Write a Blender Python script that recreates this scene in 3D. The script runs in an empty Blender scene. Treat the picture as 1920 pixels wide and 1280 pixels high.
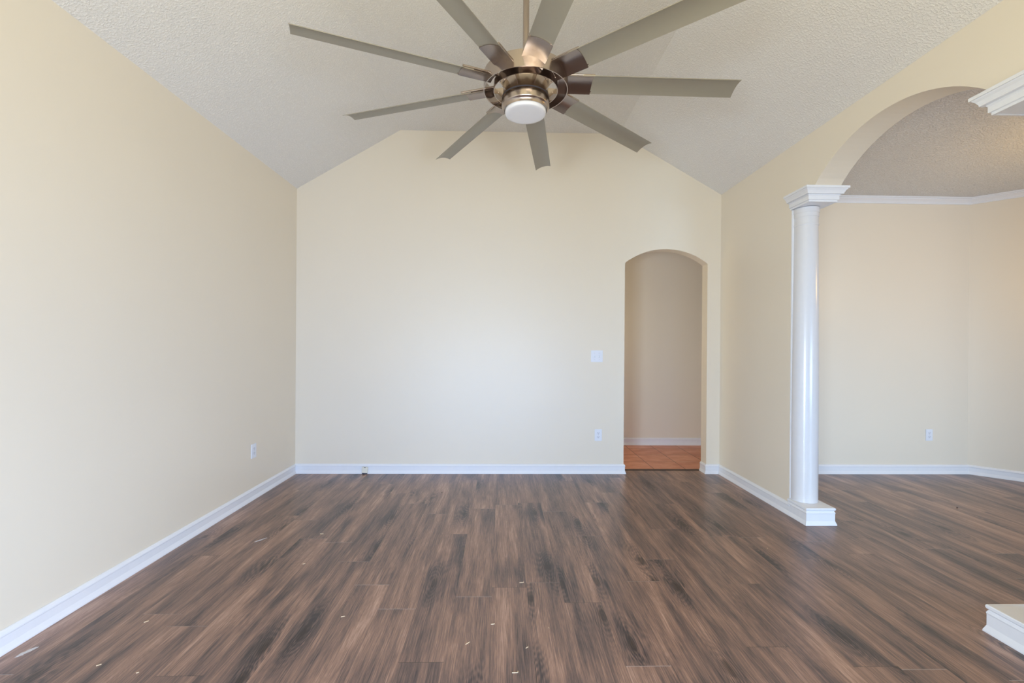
import bpy, bmesh, math, random
from mathutils import Vector, Matrix
random.seed(7)
C = bpy.context.scene.collection
sc = bpy.context.scene

# ------------------------------------------------------------------ camera
FX, YAW, PITCH, ROLL, HC, SY = 843.81, .02210, -.0016, .007057, 1.2578, 10.294
def make_camera():
    right0 = Vector((math.cos(YAW), -math.sin(YAW), 0)); f0 = Vector((math.sin(YAW), math.cos(YAW), 0)); z = Vector((0, 0, 1))
    fwd = f0*math.cos(PITCH)+z*math.sin(PITCH); up0 = -f0*math.sin(PITCH)+z*math.cos(PITCH)
    right = right0*math.cos(ROLL)+up0*math.sin(ROLL); up = up0*math.cos(ROLL)-right0*math.sin(ROLL)
    cam = bpy.data.cameras.new('camera'); o = bpy.data.objects.new('camera', cam); C.objects.link(o)
    cam.sensor_width = 36; cam.lens = FX/1920*36; cam.shift_y = SY/1920; cam.clip_start = .02
    M = Matrix((right, up, -fwd)).transposed().to_4x4(); M.translation = (0, 0, HC)
    o.matrix_world = M; sc.camera = o
make_camera()

# ------------------------------------------------------------------ light and exposure
vs = sc.view_settings
vs.view_transform = 'Standard'; vs.look = 'None'; vs.gamma = 1; vs.use_curve_mapping = False; vs.exposure = 0.0
sc.cycles.max_bounces = 10; sc.cycles.diffuse_bounces = 7
world = bpy.data.worlds.new('sky'); sc.world = world; world.use_nodes = True
bg = world.node_tree.nodes['Background']; bg.inputs[0].default_value = (.85, .94, 1, 1); bg.inputs[1].default_value = 0.5
def area(name, loc, target, sx, sy, power, col, spread=180):
    l = bpy.data.lights.new(name, 'AREA'); l.shape = 'RECTANGLE'; l.size = sx; l.size_y = sy; l.energy = power; l.color = col
    l.spread = math.radians(spread)
    o = bpy.data.objects.new(name, l); C.objects.link(o); o.location = loc
    o.rotation_euler = (Vector(target)-Vector(loc)).to_track_quat('-Z', 'Y').to_euler()
    return o
def point(name, loc, power, col, r=.12):
    l = bpy.data.lights.new(name, 'POINT'); l.energy = power; l.color = col; l.shadow_soft_size = r
    o = bpy.data.objects.new(name, l); C.objects.link(o); o.location = loc; return o
REAR = -1.7
# name, kind, location, target, size x, size y, spread, watts, colour
LIGHTS = [
    ('window_daylight_low', (-.1, REAR+.06, .55), (-.1, 4.45, .35), 3.2, .9, 75, 12.5, (0.06, 0.35, 1.0)),
    ('window_daylight_dining', (4.0, REAR+.06, .85), (4.0, 4.45, .35), 1.6, .7, 80, 37, (0.45, 0.69, 1.0)),
    ('window_daylight_left', (1.0, REAR+.08, .6), (-2.02, 1.9, .3), .9, .9, 90, 63, (0.58, 0.74, 1.0)),
    ('right_side_fill', (-1.2, REAR+.08, .7), (2.15, 3.6, .3), .9, .9, 75, 32, (0.67, 0.82, 1.0)),  # extra beam added at the glazed door to brighten right wall and column bases
    ('ceiling_bounce_fill', (.1, -.75, 1.3), (.1, .3, 3.3), 2.4, 1.3, 140, 61, (1, 0.91, 0.57)),  # invented fill, aimed up to brighten the ceiling and upper walls
    ('dining_bounce_fill', (4.2, .4, 1.3), (4.2, 1.4, 2.8), .8, .8, 150, 8, (1, 0.8, 0.6)),  # added unseen fill that lifts the dining room ceiling
    ('dining_lamp', (4.15, 2.7, 1.95), None, .14, 0, 0, 20, (1, 0.6, 0.12)),
    ('hall_daylight', (.3, 5.0, 1.5), (2.0, 5.75, 1.1), .5, 1.2, 180, 7, (1, 0.82, 0.45)),
]
for n_, loc_, tgt_, sx_, sy_, spr_, w_, c_ in LIGHTS:
    if tgt_ is None: point(n_, loc_, w_, c_, sx_)
    else: area(n_, loc_, tgt_, sx_, sy_, w_, c_, spr_)

# ------------------------------------------------------------------ node helpers
class NB:
    def __init__(s, name):
        s.m = bpy.data.materials.new(name); s.m.use_nodes = True; s.t = s.m.node_tree; s.n = s.t.nodes; s.l = s.t.links
        s.b = s.n['Principled BSDF']
    def node(s, typ, **kw):
        n = s.n.new(typ)
        for k, v in kw.items(): setattr(n, k, v)
        return n
    def put(s, sock, v):
        if hasattr(v, 'is_output'): s.l.new(v, sock)
        elif v is not None: sock.default_value = v
    def math(s, op, a, b=None, c=None):
        n = s.node('ShaderNodeMath', operation=op)
        for i, v in enumerate((a, b, c)):
            if v is not None: s.put(n.inputs[i], v)
        return n.outputs[0]
    def xyz(s):
        co = s.node('ShaderNodeTexCoord'); sp = s.node('ShaderNodeSeparateXYZ'); s.l.new(co.outputs['Object'], sp.inputs[0])
        return sp.outputs[0], sp.outputs[1], sp.outputs[2]
    def vec(s, x, y, z=0.0):
        n = s.node('ShaderNodeCombineXYZ')
        for i, v in enumerate((x, y, z)): s.put(n.inputs[i], v)
        return n.outputs[0]
    def noise(s, v, scale, detail=3, rough=.5, dist=0, out=0):
        n = s.node('ShaderNodeTexNoise'); s.put(n.inputs['Vector'], v)
        n.inputs['Scale'].default_value = scale; n.inputs['Detail'].default_value = detail; n.inputs['Roughness'].default_value = rough
        n.inputs['Distortion'].default_value = dist
        return n.outputs[out]
    def ramp(s, f, stops, interp='LINEAR'):
        n = s.node('ShaderNodeValToRGB'); s.put(n.inputs[0], f); e = n.color_ramp.elements; n.color_ramp.interpolation = interp
        while len(e) < len(stops): e.new(.5)
        for el, (p, c) in zip(e, stops): el.position = p; el.color = (*c, 1) if len(c) == 3 else c
        return n.outputs[0]
    def step(s, f, a, b):      # smooth 0..1
        n = s.node('ShaderNodeMapRange', interpolation_type='SMOOTHSTEP'); s.put(n.inputs[0], f); n.inputs[1].default_value = a; n.inputs[2].default_value = b
        return n.outputs[0]
    def mix(s, f, a, b, blend='MIX'):
        n = s.node('ShaderNodeMix', data_type='RGBA', blend_type=blend)
        s.put(n.inputs[0], f); s.put(n.inputs[6], a if hasattr(a, 'is_output') else (*a, 1)); s.put(n.inputs[7], b if hasattr(b, 'is_output') else (*b, 1))
        return n.outputs[2]
    def bump(s, h, strength, dist):
        n = s.node('ShaderNodeBump'); n.inputs['Strength'].default_value = strength; n.inputs['Distance'].default_value = dist
        s.l.new(h, n.inputs['Height']); s.l.new(n.outputs[0], s.b.inputs['Normal'])
    def set(s, **kw):
        for k, v in kw.items(): s.put(s.b.inputs[{'color': 'Base Color', 'rough': 'Roughness', 'metal': 'Metallic', 'spec': 'Specular IOR Level', 'aniso': 'Anisotropic'}.get(k, k)], (*v, 1) if isinstance(v, tuple) and len(v) == 3 else v)

def wall_paint(name, col, rough=.42, spec=.55):
    b = NB(name); x, y, z = b.xyz(); v = b.vec(x, y, z)
    n = b.noise(v, 1.3, 3); c2 = tuple(a*.965 for a in col)
    b.set(color=b.mix(n, col, c2), rough=rough, spec=spec)
    b.bump(b.noise(v, 160, 2), .04, .002); return b.m
def texture_ceiling(name, col, scale, strength, dist):
    b = NB(name); x, y, z = b.xyz(); v = b.vec(x, y, z)
    n = b.noise(v, scale, 3, .6); n2 = b.step(n, .42, .66)
    b.set(color=b.mix(n2, tuple(a*.93 for a in col), col), rough=.9, spec=.2); b.bump(n2, strength, dist); return b.m
def flat(name, col, rough=.4, metal=0, spec=.5):
    b = NB(name); x, y, z = b.xyz(); n = b.noise(b.vec(x, y, z), 30, 2)
    b.set(color=b.mix(n, col, tuple(a*.96 for a in col)), rough=rough, metal=metal, spec=spec); return b.m
def brushed(name, col, rough, aniso=.5):
    b = NB(name); x, y, z = b.xyz(); n = b.noise(b.vec(b.math('MULTIPLY', x, 3), b.math('MULTIPLY', y, 3), b.math('MULTIPLY', z, 400)), 4, 2)
    b.set(color=b.mix(n, col, tuple(a*.85 for a in col)), rough=rough, metal=1.0, aniso=aniso); return b.m

def wood_floor():
    b = NB('wood_plank_floor'); M = b.math; x, y, z = b.xyz()
    W, L = .18, 1.22
    u = M('DIVIDE', M('ADD', x, .043), W); row = M('FLOOR', u); fx = M('FRACT', u)
    wn = b.node('ShaderNodeTexWhiteNoise', noise_dimensions='1D'); b.put(wn.inputs['W'], row)
    v = M('ADD', M('DIVIDE', y, L), M('MULTIPLY', wn.outputs[0], 7.0)); col = M('FLOOR', v); fy = M('FRACT', v)
    w2 = b.node('ShaderNodeTexWhiteNoise', noise_dimensions='2D'); b.put(w2.inputs['Vector'], b.vec(row, col))
    sp = b.node('ShaderNodeSeparateColor'); b.l.new(w2.outputs['Color'], sp.inputs[0]); r1, r2, r3 = sp.outputs
    px = M('ADD', x, M('MULTIPLY', r1, 37.0)); py = M('ADD', y, M('MULTIPLY', r2, 53.0))
    # broad tone running along the plank
    tone = b.noise(b.vec(M('MULTIPLY', px, 9.5), M('MULTIPLY', py, 1.15)), 1.0, 3, .55, .5)
    # contour lines of a stretched field: cathedral grain
    fld = b.noise(b.vec(M('MULTIPLY', px, 7.0), M('MULTIPLY', py, 1.1)), 1.0, 1, .4)
    rings = M('SINE', M('ADD', M('MULTIPLY', fld, 210.0), M('MULTIPLY', px, 160.0)))
    # fine pores and streaks
    fine = b.noise(b.vec(M('MULTIPLY', px, 230.0), M('MULTIPLY', py, 5.5)), 1.0, 4, .78)
    mid = b.noise(b.vec(M('MULTIPLY', px, 46.0), M('MULTIPLY', py, 1.5)), 1.0, 3, .6)
    # knots
    vo = b.node('ShaderNodeTexVoronoi', voronoi_dimensions='2D', feature='F1'); b.put(vo.inputs['Vector'], b.vec(M('ADD', M('MULTIPLY', px, 5.2), M('MULTIPLY', mid, .30)), M('MULTIPLY', py, 1.5))); vo.inputs['Scale'].default_value = 1.0
    spk = b.node('ShaderNodeSeparateColor'); b.l.new(vo.outputs['Color'], spk.inputs[0])
    gate = b.step(spk.outputs[0], .60, .64)
    core = M('MULTIPLY', M('SUBTRACT', 1.0, b.step(vo.outputs['Distance'], .03, .13)), gate)
    halo = M('MULTIPLY', M('SUBTRACT', 1.0, b.step(vo.outputs['Distance'], .05, .5)), gate)
    whorl = M('MULTIPLY', M('SINE', M('ADD', M('MULTIPLY', vo.outputs['Distance'], 110.0), M('MULTIPLY', fld, 60.0))), halo)
    t = M('ADD', M('MULTIPLY', tone, .74), M('MULTIPLY', mid, .30))
    t = M('ADD', t, M('MULTIPLY', M('SUBTRACT', r3, .5), .06))
    t = M('ADD', t, M('MULTIPLY', M('SUBTRACT', fine, .5), .80))
    t = M('ADD', t, M('MULTIPLY', M('MULTIPLY', rings, M('ADD', M('MULTIPLY', halo, .05), .012)), 1.0))
    t = M('ADD', t, M('MULTIPLY', whorl, .05))
    t = M('SUBTRACT', t, M('MULTIPLY', halo, .15))
    c = b.ramp(t, [(.25, (.040, .034, .040)), (.37, (.100, .073, .073)), (.49, (.200, .130, .112)), (.61, (.325, .200, .155)), (.76, (.52, .345, .28))])
    c = b.mix(M('MULTIPLY', core, .75), c, (.028, .021, .020))
    # pale pores
    c = b.mix(M('MULTIPLY', b.step(fine, .62, .80), .30), c, (.42, .34, .30))
    # joints
    ey = M('MULTIPLY', M('MINIMUM', fy, M('SUBTRACT', 1.0, fy)), L); ex = M('MULTIPLY', M('MINIMUM', fx, M('SUBTRACT', 1.0, fx)), W)
    jy = M('SUBTRACT', 1.0, b.step(ey, .0006, .0018)); jx = M('SUBTRACT', 1.0, b.step(ex, .0003, .0012))
    pale = b.step(r1, .45, .55)
    c = b.mix(M('MULTIPLY', jy, M('MULTIPLY', pale, .75)), c, (.46, .42, .42)); c = b.mix(M('MULTIPLY', jy, M('MULTIPLY', M('SUBTRACT', 1.0, pale), .7)), c, (.04, .03, .028))
    c = b.mix(M('MULTIPLY', jx, .15), c, (.05, .038, .035))
    b.set(color=c, rough=M('ADD', .235, M('MULTIPLY', fine, .13)), spec=.5)
    b.bump(M('SUBTRACT', fine, M('MULTIPLY', jy, 1.0)), .12, .0015)
    return b.m
def tile_floor():
    b = NB('terracotta_tile'); M = b.math; x, y, z = b.xyz(); P = .327
    u = M('DIVIDE', M('SUBTRACT', x, 1.579), P); v = M('DIVIDE', M('SUBTRACT', y, 4.9), .3295)
    fx, fy = M('FRACT', u), M('FRACT', v)
    w = b.node('ShaderNodeTexWhiteNoise', noise_dimensions='2D'); b.put(w.inputs['Vector'], b.vec(M('FLOOR', u), M('FLOOR', v)))
    n = b.noise(b.vec(M('ADD', M('MULTIPLY', x, 5), M('MULTIPLY', w.outputs[0], 20)), M('MULTIPLY', y, 9)), 1.0, 4, .6)
    c = b.ramp(M('ADD', n, M('MULTIPLY', M('SUBTRACT', w.outputs[0], .5), .18)), [(.25, (.54, .20, .11)), (.5, (.68, .29, .18)), (.75, (.80, .42, .29))])
    e = M('MINIMUM', M('MINIMUM', fx, M('SUBTRACT', 1.0, fx)), M('MINIMUM', fy, M('SUBTRACT', 1.0, fy)))
    g = M('SUBTRACT', 1.0, b.step(e, .008, .016))
    c = b.mix(M('MULTIPLY', g, .85), c, (.20, .085, .05))
    b.set(color=c, rough=.42); b.bump(M('SUBTRACT', n, g), .15, .003); return b.m

MW = wall_paint('cream_wall_paint', (.81, .742, .625))
MC = texture_ceiling('textured_ceiling', (.875, .865, .85), 95, .55, .004)
MCD = texture_ceiling('popcorn_ceiling', (.87, .865, .86), 85, .9, .006)
MT = flat('white_trim_paint', (.82, .84, .885), .32)
MCOL = flat('white_column_paint', (.72, .72, .74), .22)
MF = wood_floor(); MTILE = tile_floor()
MN = brushed('brushed_nickel', (.52, .445, .395), .2)
MND = brushed('brushed_nickel_bracket', (.37, .315, .285), .26)
MB = flat('taupe_blade_finish', (.345, .325, .275), .40, 0.25)
MG = flat('opal_glass', (.80, .81, .86), .25)
MP = flat('white_plastic', (.80, .83, .90), .3)
MPS = flat('white_plastic_face', (.76, .79, .87), .3)
MD = flat('dark_slot', (.05, .05, .07), .6)
MCR = flat('cream_plastic', (.74, .72, .62), .45)
MSP = flat('pale_wood_splinter', (.78, .62, .42), .7)
MPA = flat('white_paint_smear', (.66, .65, .68), .6)
MTH = flat('dark_threshold', (.045, .03, .025), .5)
MS = flat('steel_screw', (.6, .6, .6), .35, .8)

# ------------------------------------------------------------------ mesh helpers
def obj(name, bm, m, parent=None, smooth=False, angle=35):
    bmesh.ops.recalc_face_normals(bm, faces=bm.faces)
    me = bpy.data.meshes.new(name); bm.to_mesh(me); bm.free(); me.materials.append(m)
    o = bpy.data.objects.new(name, me); C.objects.link(o)
    if parent: o.parent = parent
    if smooth:
        for p in me.polygons: p.use_smooth = True
        try: me.set_sharp_from_angle(angle=math.radians(angle))
        except Exception: pass
    return o
def struct(name, bm, m, parent=None):
    o = obj(name, bm, m, parent); o['kind'] = 'structure'; return o
def tag(o, label, cat, group=None):
    o['label'] = label; o['category'] = cat; o['kind'] = 'thing'
    if group: o['group'] = group
    return o
def thing(name, label, cat, loc=(0, 0, 0), group=None):
    o = bpy.data.objects.new(name, None); C.objects.link(o); o.location = loc; o.empty_display_size = .1
    return tag(o, label, cat, group)
def box(bm, x0, x1, y0, y1, z0, z1, bev=0):
    vs_ = [bm.verts.new((x, y, z)) for z in (z0, z1) for y in (y0, y1) for x in (x0, x1)]
    fs = [bm.faces.new([vs_[i] for i in q]) for q in ((0, 2, 3, 1), (4, 5, 7, 6), (0, 1, 5, 4), (2, 6, 7, 3), (0, 4, 6, 2), (1, 3, 7, 5))]
    if bev:
        es = {e for f in fs for e in f.edges}
        bmesh.ops.bevel(bm, geom=list(es), offset=bev, segments=2, affect='EDGES')
    return bm
def bx(*a, bev=0): return box(bmesh.new(), *a, bev=bev)
def prism(bm, pts, d0, d1, axis):      # polygon pts in the two other axes, extruded from d0 to d1 along axis
    def P(p, d): return {'x': (d, p[0], p[1]), 'y': (p[0], d, p[1]), 'z': (p[0], p[1], d)}[axis]
    a = [bm.verts.new(P(p, d0)) for p in pts]; b = [bm.verts.new(P(p, d1)) for p in pts]; n = len(pts)
    f1 = bm.faces.new(a); f2 = bm.faces.new(b[::-1])
    for i in range(n): bm.faces.new([a[i], b[i], b[(i+1) % n], a[(i+1) % n]])
    f1.normal_update(); f2.normal_update(); bmesh.ops.triangulate(bm, faces=[f1, f2]); return bm
def lathe(bm, prof, segs=64, c=(0, 0), a0=0, a1=2*math.pi, close=False):  # prof: (r, z); close joins last ring to first
    full = abs(a1-a0-2*math.pi) < 1e-6; n = segs if full else segs+1; rings = []
    for r, z in prof:
        if r < 1e-6: rings.append([bm.verts.new((c[0], c[1], z))]*n)
        else: rings.append([bm.verts.new((c[0]+r*math.cos(a0+(a1-a0)*i/segs), c[1]+r*math.sin(a0+(a1-a0)*i/segs), z)) for i in range(n)])
    pairs = list(zip(rings, rings[1:])) + ([(rings[-1], rings[0])] if close else [])
    for A, B in pairs:
        for i in range(segs):
            j = (i+1) % n; q = []
            for v in (A[i], A[j], B[j], B[i]):
                if v not in q: q.append(v)
            if len(q) > 2: bm.faces.new(q)
    return bm
def sweep(bm, path, prof, closed=False):
    # path: (x, y) points; prof: (offset to the path's right-hand side, z); mitred corners
    n = len(path); P = [Vector(p) for p in path]; rings = []
    for i in range(n):
        ds = []
        if i > 0 or closed: ds.append((P[i]-P[i-1]).normalized())
        if i < n-1 or closed: ds.append((P[(i+1) % n]-P[i]).normalized())
        ns = [Vector((d.y, -d.x)) for d in ds]
        m = sum(ns, Vector((0, 0))).normalized(); k = 1/max(.2, m.dot(ns[0]))
        rings.append([bm.verts.new((P[i].x+m.x*k*o, P[i].y+m.y*k*o, z)) for o, z in prof])
    k = len(prof)
    for i in range(n if closed else n-1):
        A, B = rings[i], rings[(i+1) % n]
        for j in range(k): bm.faces.new([A[j], A[(j+1) % k], B[(j+1) % k], B[j]])
    if not closed:
        bm.faces.new(rings[0]); bm.faces.new(rings[-1][::-1])
    return bm
def tube(bm, p0, p1, r, segs=12):
    p0, p1 = Vector(p0), Vector(p1); q = (p1-p0).to_track_quat('Z', 'Y'); R = []
    for p in (p0, p1): R.append([bm.verts.new(p+q @ Vector((r*math.cos(2*math.pi*i/segs), r*math.sin(2*math.pi*i/segs), 0))) for i in range(segs)])
    for i in range(segs): bm.faces.new([R[0][i], R[0][(i+1) % segs], R[1][(i+1) % segs], R[1][i]])
    bm.faces.new(R[0][::-1]); bm.faces.new(R[1]); return bm
def arc(c0, c1, zs, rise, n=28):       # segmental arch from c0 to c1
    h = (c1-c0)/2; R = (h*h+rise*rise)/(2*rise); m = (c0+c1)/2; zc = zs+rise-R; a = math.asin(abs(h)/R)*(1 if h > 0 else -1)
    return [(m+R*math.sin(-a+2*a*i/n), zc+R*math.cos(-a+2*a*i/n)) for i in range(1, n)]

# ------------------------------------------------------------------ room shell
XL, XR, XT, D, HE, HR = -2.019, 2.181, 2.367, 4.454, 2.786, 3.376
YH0, YH1 = D+.12, 5.754                     # hall behind the arched doorway
DX0, DX1, ANGX = 1.217, 2.048, 4.722        # doorway, corner of the angled dining wall
DR = 5.9; ANGY = D-(DR-ANGX)
struct('floor', prism(bmesh.new(), [(XL-.1, REAR-.1), (DR+.1, REAR-.1), (DR+.1, YH0), (XL-.1, YH0)], -.08, 0, 'z'), MF)
struct('floor_hall', bx(-1.0, 3.4, YH0+.012, YH1+.1, -.08, 0), MTILE)
th = bmesh.new(); sweep(th, [(DX0, YH0+.006), (DX1, YH0+.006)], [(.02, .0), (.012, .006), (-.012, .006), (-.02, .0)]); struct('trim_1', th, MTH)
struct('wall_left', bx(XL-.12, XL, REAR-.1, D+.12, 0, HE+.1), MW)
back = [(XL, 0), (DX0, 0), (DX0, 2.095)] + arc(DX0, DX1, 2.095, .142) + [(DX1, 2.095), (DX1, 0), (ANGX+.1, 0), (ANGX+.1, HE+.05), (XR, HE+.05), (XR, HE), (1.15, HR), (-1.013, HR), (XL, HE)]
struct('wall_back', prism(bmesh.new(), back, D, D+.12, 'y'), MW)
YN0, YN1, YF0, YF1 = 1.70, 1.956, 3.104, 3.36; ZS = 2.40
struct('wall_right', bx(XR, XT, YF1, D, 0, ZS), MW)
struct('wall_right_near', bx(XR, XT, REAR, YN0, 0, ZS), MW)
head = [(REAR, ZS), (YN1, ZS)] + arc(YN1, YF0, ZS+.004, .226) + [(YF0, ZS), (D, ZS), (D, HE), (REAR, HE)]
struct('wall_right_header', prism(bmesh.new(), head, XR, XT, 'x'), MW)
ceil = [(XL, HE), (-1.013, HR), (1.15, HR), (XR, HE), (XR, HE+.1), (1.17, HR+.1), (-1.03, HR+.1), (XL, HE+.1)]
struct('ceiling', prism(bmesh.new(), ceil, REAR, D, 'y'), MC)
struct('ceiling_dining', bx(XT, DR+.1, REAR-.1, D, HE, HE+.1), MCD)
# angled and right dining walls
k = .12*math.tan(math.radians(22.5))
struct('wall_dining_angled', prism(bmesh.new(), [(ANGX, D), (DR, ANGY), (DR+.085, ANGY+.085), (ANGX+.085, D+.085)], 0, HE, 'z'), MW)
struct('wall_dining_right', bx(DR, DR+.12, REAR-.1, ANGY, 0, HE), MW)
# rear wall behind the camera with a glazed door and a window
rear = bmesh.new()
for q in ((XL-.12, -1.75, 0, HE), (1.55, XT+.75, 0, HE), (-1.75, 1.55, 2.15, HE), (XT+.75, 4.9, 0, .5), (XT+.75, 4.9, 2.1, HE), (4.9, DR+.12, 0, HE)): box(rear, q[0], q[1], REAR-.12, REAR, q[2], q[3])
prism(rear, [(XL-.12, HE), (XT, HE), (1.15, HR+.1), (-1.03, HR+.1)], REAR-.12, REAR, 'y')
struct('wall_rear', rear, MW)
wf = bmesh.new()
for q in ((-1.75, -1.69, 0, 2.15), (1.49, 1.55, 0, 2.15), (-.13, -.07, 0, 2.15), (-1.75, 1.55, 2.09, 2.15), (-1.75, 1.55, 0, .06)): box(wf, q[0], q[1], REAR-.09, REAR-.02, q[2], q[3])
struct('door_1', wf, MT)
wf = bmesh.new()
for q in ((XT+.75, XT+.81, .5, 2.1), (4.84, 4.9, .5, 2.1), (3.98, 4.03, .5, 2.1), (XT+.75, 4.9, 2.04, 2.1), (XT+.75, 4.9, .5, .56)): box(wf, q[0], q[1], REAR-.09, REAR-.02, q[2], q[3])
struct('window_1', wf, MT)
# hall shell
struct('wall_hall', bx(-1.0, 3.4, YH1, YH1+.1, 0, 2.5), MW)
struct('wall_hall_left', bx(-1.1, -1.0, YH0, YH1+.1, 0, 2.5), MW)
struct('wall_hall_right', bx(3.4, 3.5, YH0, YH1+.1, 0, 2.5), MW)
struct('ceiling_hall', bx(-1.1, 3.5, YH0, YH1+.1, 2.5, 2.58), MC)

# baseboards (profile offset is away from the wall)
BB = [(.0, .0), (.020, .0), (.020, .006), (.011, .031), (.011, .068), (.014, .072), (.014, .078), (.008, .090), (.003, .094), (.0, .094)]
def baseboard(name, path): return struct(name, sweep(bmesh.new(), path, BB), MT)
e = .0005
baseboard('baseboard_left', [(XL+e, REAR), (XL+e, D-.0205)])
baseboard('baseboard_back', [(XL+e, D-e), (DX0+e, D-e), (DX0+e, D+.10)])
baseboard('baseboard_back_right', [(DX1-e, YH0-.005), (DX1-e, D-e), (XR-e, D-e)])
baseboard('baseboard_right', [(XR-e, D-.0205), (XR-e, 3.3401)])
baseboard('baseboard_right_near', [(XR-e, 1.7195), (XR-e, REAR)])
baseboard('baseboard_dining', [(XT+.0205, D-e), (ANGX, D-e), (DR-e, ANGY)])
baseboard('baseboard_dining_left', [(XT+e, 3.3405), (XT+e, D-e)])
baseboard('baseboard_hall', [(-.99, YH1-e), (3.39, YH1-e)])
# crown moulding of the dining room
CR = [(.0, HE-.066), (.009, HE-.066), (.009, HE-.058), (.004, HE-.055), (.008, HE-.050), (.015, HE-.040), (.028, HE-.028), (.035, HE-.022), (.030, HE-.019), (.034, HE-.014), (.045, HE-.013), (.045, HE-.0005), (.0, HE-.0005)]
struct('trim_2', sweep(bmesh.new(), [(XT+e, REAR), (XT+e, D-e), (ANGX, D-e), (DR-e, ANGY), (DR-e, REAR)], CR), MT)

# ------------------------------------------------------------------ columns at the wall ends
CAPP = [(.0, 2.300), (.010, 2.300), (.010, 2.312), (.018, 2.314), (.018, 2.340), (.023, 2.346), (.021, 2.350), (.038, 2.351), (.038, 2.357), (.041, 2.363), (.046, 2.372), (.053, 2.380), (.056, 2.385), (.062, 2.385), (.062, 2.400), (.0, 2.400)]
PLP = [(.0, .0), (.020, .0), (.020, .006), (.011, .031), (.011, .080), (.013, .086), (.009, .096), (.006, .100), (.010, .103), (.014, .108), (.014, .118), (.011, .1225), (.0, .1225)]
def column(label, ya, yb, sgn):
    # ya: wall end, yb: free end of base and cap core; sgn -1 when the free end is nearer the camera
    root = thing('half_round_column', label, 'column', ((XR+XT)/2, ya, 0)); ox, oy = root.location.x, ya
    h = (XT-XR)/2; L = abs(yb-ya); g = .0008
    def put(name, bm, smooth=False, mat=MT):
        if sgn > 0: bmesh.ops.scale(bm, vec=(1, -1, 1), verts=bm.verts)
        return obj(name, bm, mat, root, smooth)
    path = [(-h, -g), (-h, -L), (h, -L), (h, -g)]      # walked so that the right-hand side faces out
    def ring(prof): 
        bm = bmesh.new(); sweep(bm, path, prof); return bm
    bm = ring(CAPP); box(bm, -h+.001, h-.001, -L+.001, -g, 2.302, 2.3995); cap = put('capital', bm)
    bm = ring(PLP); box(bm, -h+.001, h-.001, -L+.001, -g, 0, .1222); put('base', bm)
    put('backing_board', bx(-h+.001, h-.001, -.012, -g, .1228, 2.2995, bev=.002))
    # engaged shaft
    prof = [(.0905, .1228), (.0905, .6), (.0895, 1.0), (.0865, 1.5), (.082, 1.95), (.0795, 2.168), (.0815, 2.1685), (.0825, 2.172), (.0825, 2.178), (.0815, 2.182), (.0798, 2.1825), (.0798, 2.232), (.0825, 2.2325), (.0832, 2.238), (.0832, 2.262), (.0855, 2.2625), (.0862, 2.270), (.0862, 2.2995)]
    a = math.acos(min(1, .016/.0905))
    bm = bmesh.new(); lathe(bm, prof, 48, (0, -.030), math.radians(-193), math.radians(13)); put('shaft', bm, True, MCOL)
    return root
column('white half-round column standing at the end of the wall beside the dining room', YF1, 3.160, -1)
column('white column at the right edge of the photo, only its cap and base showing', YN0, 1.948, 1)

# ------------------------------------------------------------------ ceiling fan
FC = (.116, 2.399)
fan = thing('ceiling_fan', 'large brushed nickel ceiling fan with nine taupe blades and a round light', 'ceiling fan', (FC[0], FC[1], 2.490))
Z0 = 2.490
def fp(name, bm, m, parent=fan, smooth=True, angle=35):
    bmesh.ops.translate(bm, vec=(0, 0, -Z0), verts=bm.verts)
    return obj(name, bm, m, parent, smooth, angle)
fp('downrod', tube(bmesh.new(), (0, 0, 2.73), (0, 0, HR-.03), .0165, 24), MN)
fp('ceiling_canopy', lathe(bmesh.new(), [(.0, HR-.075), (.03, HR-.075), (.055, HR-.06), (.072, HR-.03), (.076, HR-.001), (.0, HR-.001)], 48), MN)
fp('motor_housing', lathe(bmesh.new(), [(.0, 2.762), (.022, 2.762), (.026, 2.748), (.034, 2.744), (.11, 2.738), (.122, 2.732), (.126, 2.722), (.126, 2.655), (.119, 2.650), (.119, 2.610), (.1235, 2.579), (.0, 2.579)], 72), MN)
fp('outer_ring', lathe(bmesh.new(), [(.2235, 2.613), (.2235, 2.698), (.2205, 2.6995), (.2195, 2.696), (.2195, 2.613)], 96, close=True), MN)
fp('inner_ring', lathe(bmesh.new(), [(.1705, 2.611), (.1705, 2.655), (.1675, 2.655), (.1675, 2.611)], 96, close=True), MN)
for i in range(9):
    a = math.radians(40*i+8); bm = bmesh.new()
    vsx = [(.1185, 2.588), (.150, 2.616), (.1685, 2.621), (.1685, 2.646), (.1185, 2.646)]
    prism(bm, vsx, -.0015, .0015, 'y'); tube(bm, (.150, -.006, 2.628), (.150, .006, 2.628), .003, 8)
    bmesh.ops.rotate(bm, cent=(0, 0, 0), matrix=Matrix.Rotation(a, 3, 'Z'), verts=bm.verts); fp('support_fin', bm, MN, smooth=False)
lk = fp('light_kit', lathe(bmesh.new(), [(.0, 2.574), (.124, 2.574), (.1265, 2.572), (.127, 2.568), (.127, 2.533), (.126, 2.529), (.1235, 2.5265), (.120, 2.524), (.1165, 2.518), (.1145, 2.510), (.1135, 2.507), (.1125, 2.508), (.1125, 2.530), (.0, 2.530)], 72), MN)
fp('gasket', lathe(bmesh.new(), [(.1258, 2.5742), (.1258, 2.5788), (.1, 2.5788), (.1, 2.5742)], 72, close=True), MD, lk)
fp('glass_shade', lathe(bmesh.new(), [(.1085, 2.528), (.1095, 2.514), (.1095, 2.501), (.1075, 2.4945), (.102, 2.491), (.088, 2.490), (.0, 2.4898)], 72), MG, lk, angle=80)

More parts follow.
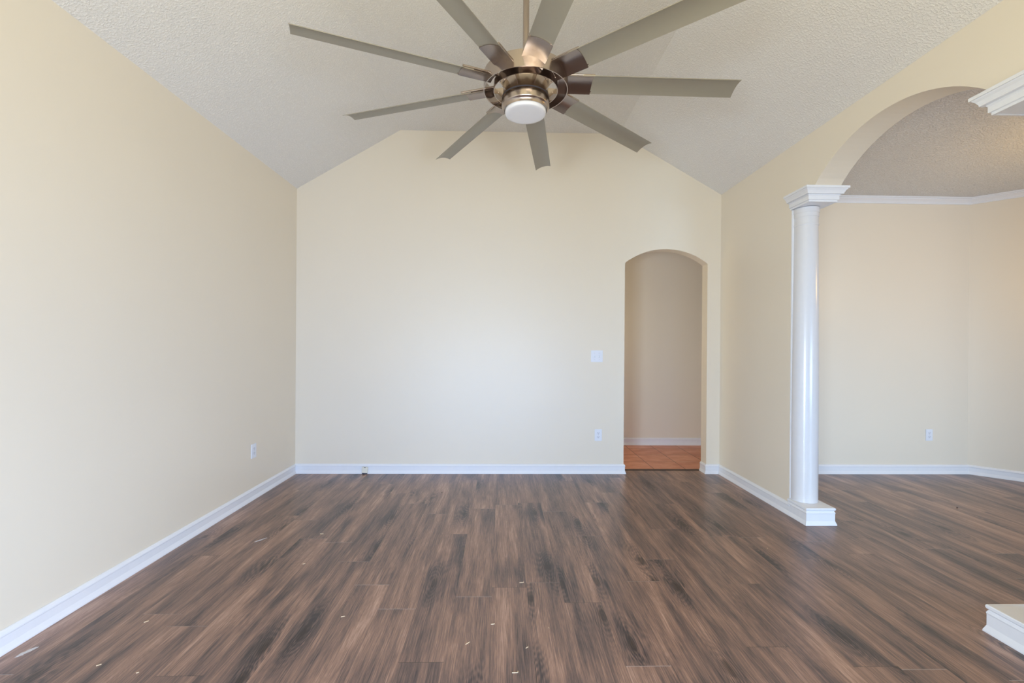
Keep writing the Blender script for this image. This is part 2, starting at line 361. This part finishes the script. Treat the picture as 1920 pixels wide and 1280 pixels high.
def strip(bm, r0, r1, n, t0, z0, t1, z1, sag, thick, m=10):
    # arched plate from edge (t0,z0) to edge (t1,z1), running along +x from r0 to r1
    top = []; bot = []
    for i in range(n+1):
        r = r0+(r1-r0)*i/n; a = []; b = []
        for j in range(m+1):
            s = j/m; t = t0+(t1-t0)*s; zz = z0+(z1-z0)*s+sag*4*s*(1-s)
            b.append(bm.verts.new((r, t, zz))); a.append(bm.verts.new((r, t, zz+thick)))
        top.append(a); bot.append(b)
    for i in range(n):
        for j in range(m):
            bm.faces.new([top[i][j], top[i+1][j], top[i+1][j+1], top[i][j+1]]); bm.faces.new([bot[i][j], bot[i][j+1], bot[i+1][j+1], bot[i+1][j]])
        for j in (0, m): bm.faces.new([top[i][j], bot[i][j], bot[i+1][j], top[i+1][j]])
    for i in (0, n):
        for j in range(m): bm.faces.new([top[i][j], top[i][j+1], bot[i][j+1], bot[i][j]])
    return bm
TA, ZA, TB, ZB, SAG = .042, 2.636, -.072, 2.665, .013
for kk in range(9):
    a = math.radians(160.83+40*kk); R = Matrix.Rotation(a, 3, 'Z')
    bm = strip(bmesh.new(), .30, 1.134, 12, TA, ZA, TB, ZB, SAG, .0035)
    bmesh.ops.rotate(bm, cent=(0, 0, 0), matrix=R, verts=bm.verts)
    bl = fp('blade', bm, MB, fan, True, 30)
    bm = strip(bmesh.new(), .172, .352, 4, TA+.001, ZA-.0035, TB-.001, ZB-.0035, SAG, .003)
    bmesh.ops.rotate(bm, cent=(0, 0, 0), matrix=R, verts=bm.verts)
    br = fp('blade_bracket', bm, MND, bl, True, 30)
    for q in (((.166, TA-.006, ZA+.0115), (.358, TA-.006, ZA+.0115), .0068), ((.215, TB+.006, ZB+.0065), (.358, TB+.006, ZB+.0065), .0062)):
        bm = tube(bmesh.new(), *q, 12)
        bmesh.ops.rotate(bm, cent=(0, 0, 0), matrix=R, verts=bm.verts)
        fp('bracket_rod', bm, MN, bl, True, 40)

# ------------------------------------------------------------------ outlets and switch
def wall_frame(loc, rotz): return Matrix.Translation(loc) @ Matrix.Rotation(rotz, 4, 'Z')
def plate_thing(name, label, cat, loc, rotz, w, h, group=None):
    r = thing(name, label, cat, loc, group); r.rotation_euler = (0, 0, rotz)
    obj('cover_plate', bx(-w/2, w/2, -.0062, -.0002, -h/2, h/2, bev=.0022), MP, r, True); return r
def outlet(label, loc, rotz):
    r = plate_thing('wall_outlet', label, 'outlet', loc, rotz, .071, .115, 'white wall outlets')
    for s in (-1, 1):
        bm = bmesh.new(); zc = s*.0195
        pts = [(.0165*math.cos(t), zc+max(-.0125, min(.0125, .0165*math.sin(t)))) for t in [2*math.pi*i/32 for i in range(32)]]
        prism(bm, pts, -.0078, -.006, 'y'); rc = obj('receptacle', bm, MPS, r)
        for q in ((-.0075, -.0052, -.001, .008), (.0052, .0075, .000, .007)):
            obj('slot', bx(q[0], q[1], -.0081, -.0077, zc+q[2], zc+q[3]), MD, rc)
        bm = bmesh.new(); tube(bm, (0, -.0081, zc-.0066), (0, -.0077, zc-.0066), .0026, 10); obj('ground_hole', bm, MD, rc)
    obj('screw', tube(bmesh.new(), (0, -.0072, 0), (0, -.006, 0), .003, 12), MS, r)
    return r
outlet('white electrical outlet low on the left wall', (XL, 3.709, .392), math.radians(90))
outlet('white electrical outlet on the back wall, below the light switch', (.962, D, .382), 0)
outlet('white electrical outlet low on the dining room wall, right of the column', (4.320, D, .392), 0)
sw = plate_thing('light_switch', 'white double light switch on the back wall left of the arched doorway', 'light switch', (.942, D, 1.1645), 0, .117, .115)
for s in (-1, 1):
    bm = bx(-.0048+s*.023, .0048+s*.023, -.0075, -.006, -.012, .012); sp_ = obj('switch_slot', bm, MS, sw)
    bm = bx(-.0038+s*.023, .0038+s*.023, -.016, -.0072, .000, .0085, bev=.001); obj('toggle', bm, MP, sw)
    for zz in (-.030, .030): obj('screw', tube(bmesh.new(), (s*.023, -.0072, zz), (s*.023, -.006, zz), .0026, 10), MS, sw)

# cable box leaning against the back baseboard
cb = thing('cable_jack', 'small cream cable jack box resting against the back wall baseboard', 'cable jack', (-1.333, D-.032, 0))
cb.rotation_euler = (math.radians(-4), math.radians(4), math.radians(3))
obj('body', bx(-.027, .027, -.010, .008, .012, .068, bev=.002), MCR, cb, True)
obj('top_slot', bx(-.006, .006, -.0105, -.009, .061, .0665), MD, cb)
obj('cable_entry', bx(-.024, .024, -.008, .006, .001, .012, bev=.001), MD, cb)

# ------------------------------------------------------------------ bits left on the floor
def sliver(x, y, ang, ln, w, label, bent=False, m=MSP):
    ln *= .8; w *= .55
    bm = bmesh.new(); pts = [(-ln/2, -w*.3), (-ln*.1, -w/2), (ln*.35, -w*.35), (ln/2, 0), (ln*.3, w*.4), (-ln*.2, w/2), (-ln/2, w*.25)]
    prism(bm, pts, .0, .0022, 'z')
    if bent: prism(bm, [(ln*.40, 0), (ln*.5, 0), (ln*.52, ln*.3), (ln*.44, ln*.32)], .0, .002, 'z')
    o = obj('wood_splinter', bm, m); o.location = (x, y, .0003); o.rotation_euler = (0, 0, math.radians(ang))
    tag(o, label, 'splinter', 'wood splinters on the floor')
SL = [(.113, 2.392, 5, .030, .004, 'bent pale splinter farthest back in the middle of the wood floor', True),
      (-.033, 2.035, 8, .022, .005, 'short pale splinter mid floor beside a dark plank', True),
      (.113, 1.875, 40, .018, .004, 'tiny pale splinter lying right of the dark plank streak', False),
      (-.137, 1.905, 45, .030, .004, 'slanted pale splinter on the floor left of the middle', False),
      (.059, 1.731, 2, .030, .004, 'pale splinter nearest the bottom edge of the photo', True),
      (.218, 2.005, -75, .012, .004, 'tiny pale chip right of the middle splinters', False),
      (-.728, 2.099, 20, .022, .003, 'thin pale splinter on the floor left of the plank seam', False),
      (-1.567, 1.792, 35, .020, .006, 'yellowish wood chip in the lower left of the floor', False),
      (-1.384, 1.749, 30, .012, .006, 'whitish chip in the lower left, right of the yellowish chip', False),
      (-1.60, 2.07, 40, .022, .009, 'ragged wood chip near the left baseboard', False),
      (-1.191, 3.02, 0, .030, .004, 'thin pale splinter on the left of the floor toward the back wall', False),
      (-1.128, 2.607, 30, .018, .004, 'small pale chip on the left half of the floor', False),
      (1.675, 2.787, 50, .010, .008, 'white chip on the floor in front of the column base', False)]
for q in SL: sliver(*q)
def smear(x, y, ang, ln, w, label, seed):
    rnd = random.Random(seed); bm = bmesh.new(); n = 26
    pts = [(ln/2*math.cos(2*math.pi*i/n)*rnd.uniform(.6, 1.1), w/2*math.sin(2*math.pi*i/n)*rnd.uniform(.55, 1.1)) for i in range(n)]
    prism(bm, pts, .0, .0006, 'z'); o = obj('paint_smear', bm, MPA); o.location = (x, y, .0002); o.rotation_euler = (0, 0, math.radians(ang)); tag(o, label, 'paint smear', 'dried paint smears')
smear(-1.925, 1.875, 68, .075, .026, 'whitish paint smear on the floor beside the left baseboard', 3)
smear(-1.545, 2.93, 52, .085, .016, 'pale paint smear on the left side of the floor farther back', 5)
def crumb(x, y, r, label):
    bm = bmesh.new(); bmesh.ops.create_icosphere(bm, subdivisions=1, radius=r)
    for v in bm.verts: v.co *= random.uniform(.8, 1.1); v.co.z *= .6
    zm = min(v.co.z for v in bm.verts); bmesh.ops.translate(bm, vec=(0, 0, -zm), verts=bm.verts)
    o = obj('dark_crumb', bm, MTH); o.location = (x, y, .0002); tag(o, label, 'crumb', 'dark crumbs on the floor')
crumb(-.505, 3.86, .005, 'black crumb on the wood floor toward the back wall')
crumb(3.62, 3.49, .006, 'black crumb on the dining room floor right of the column')
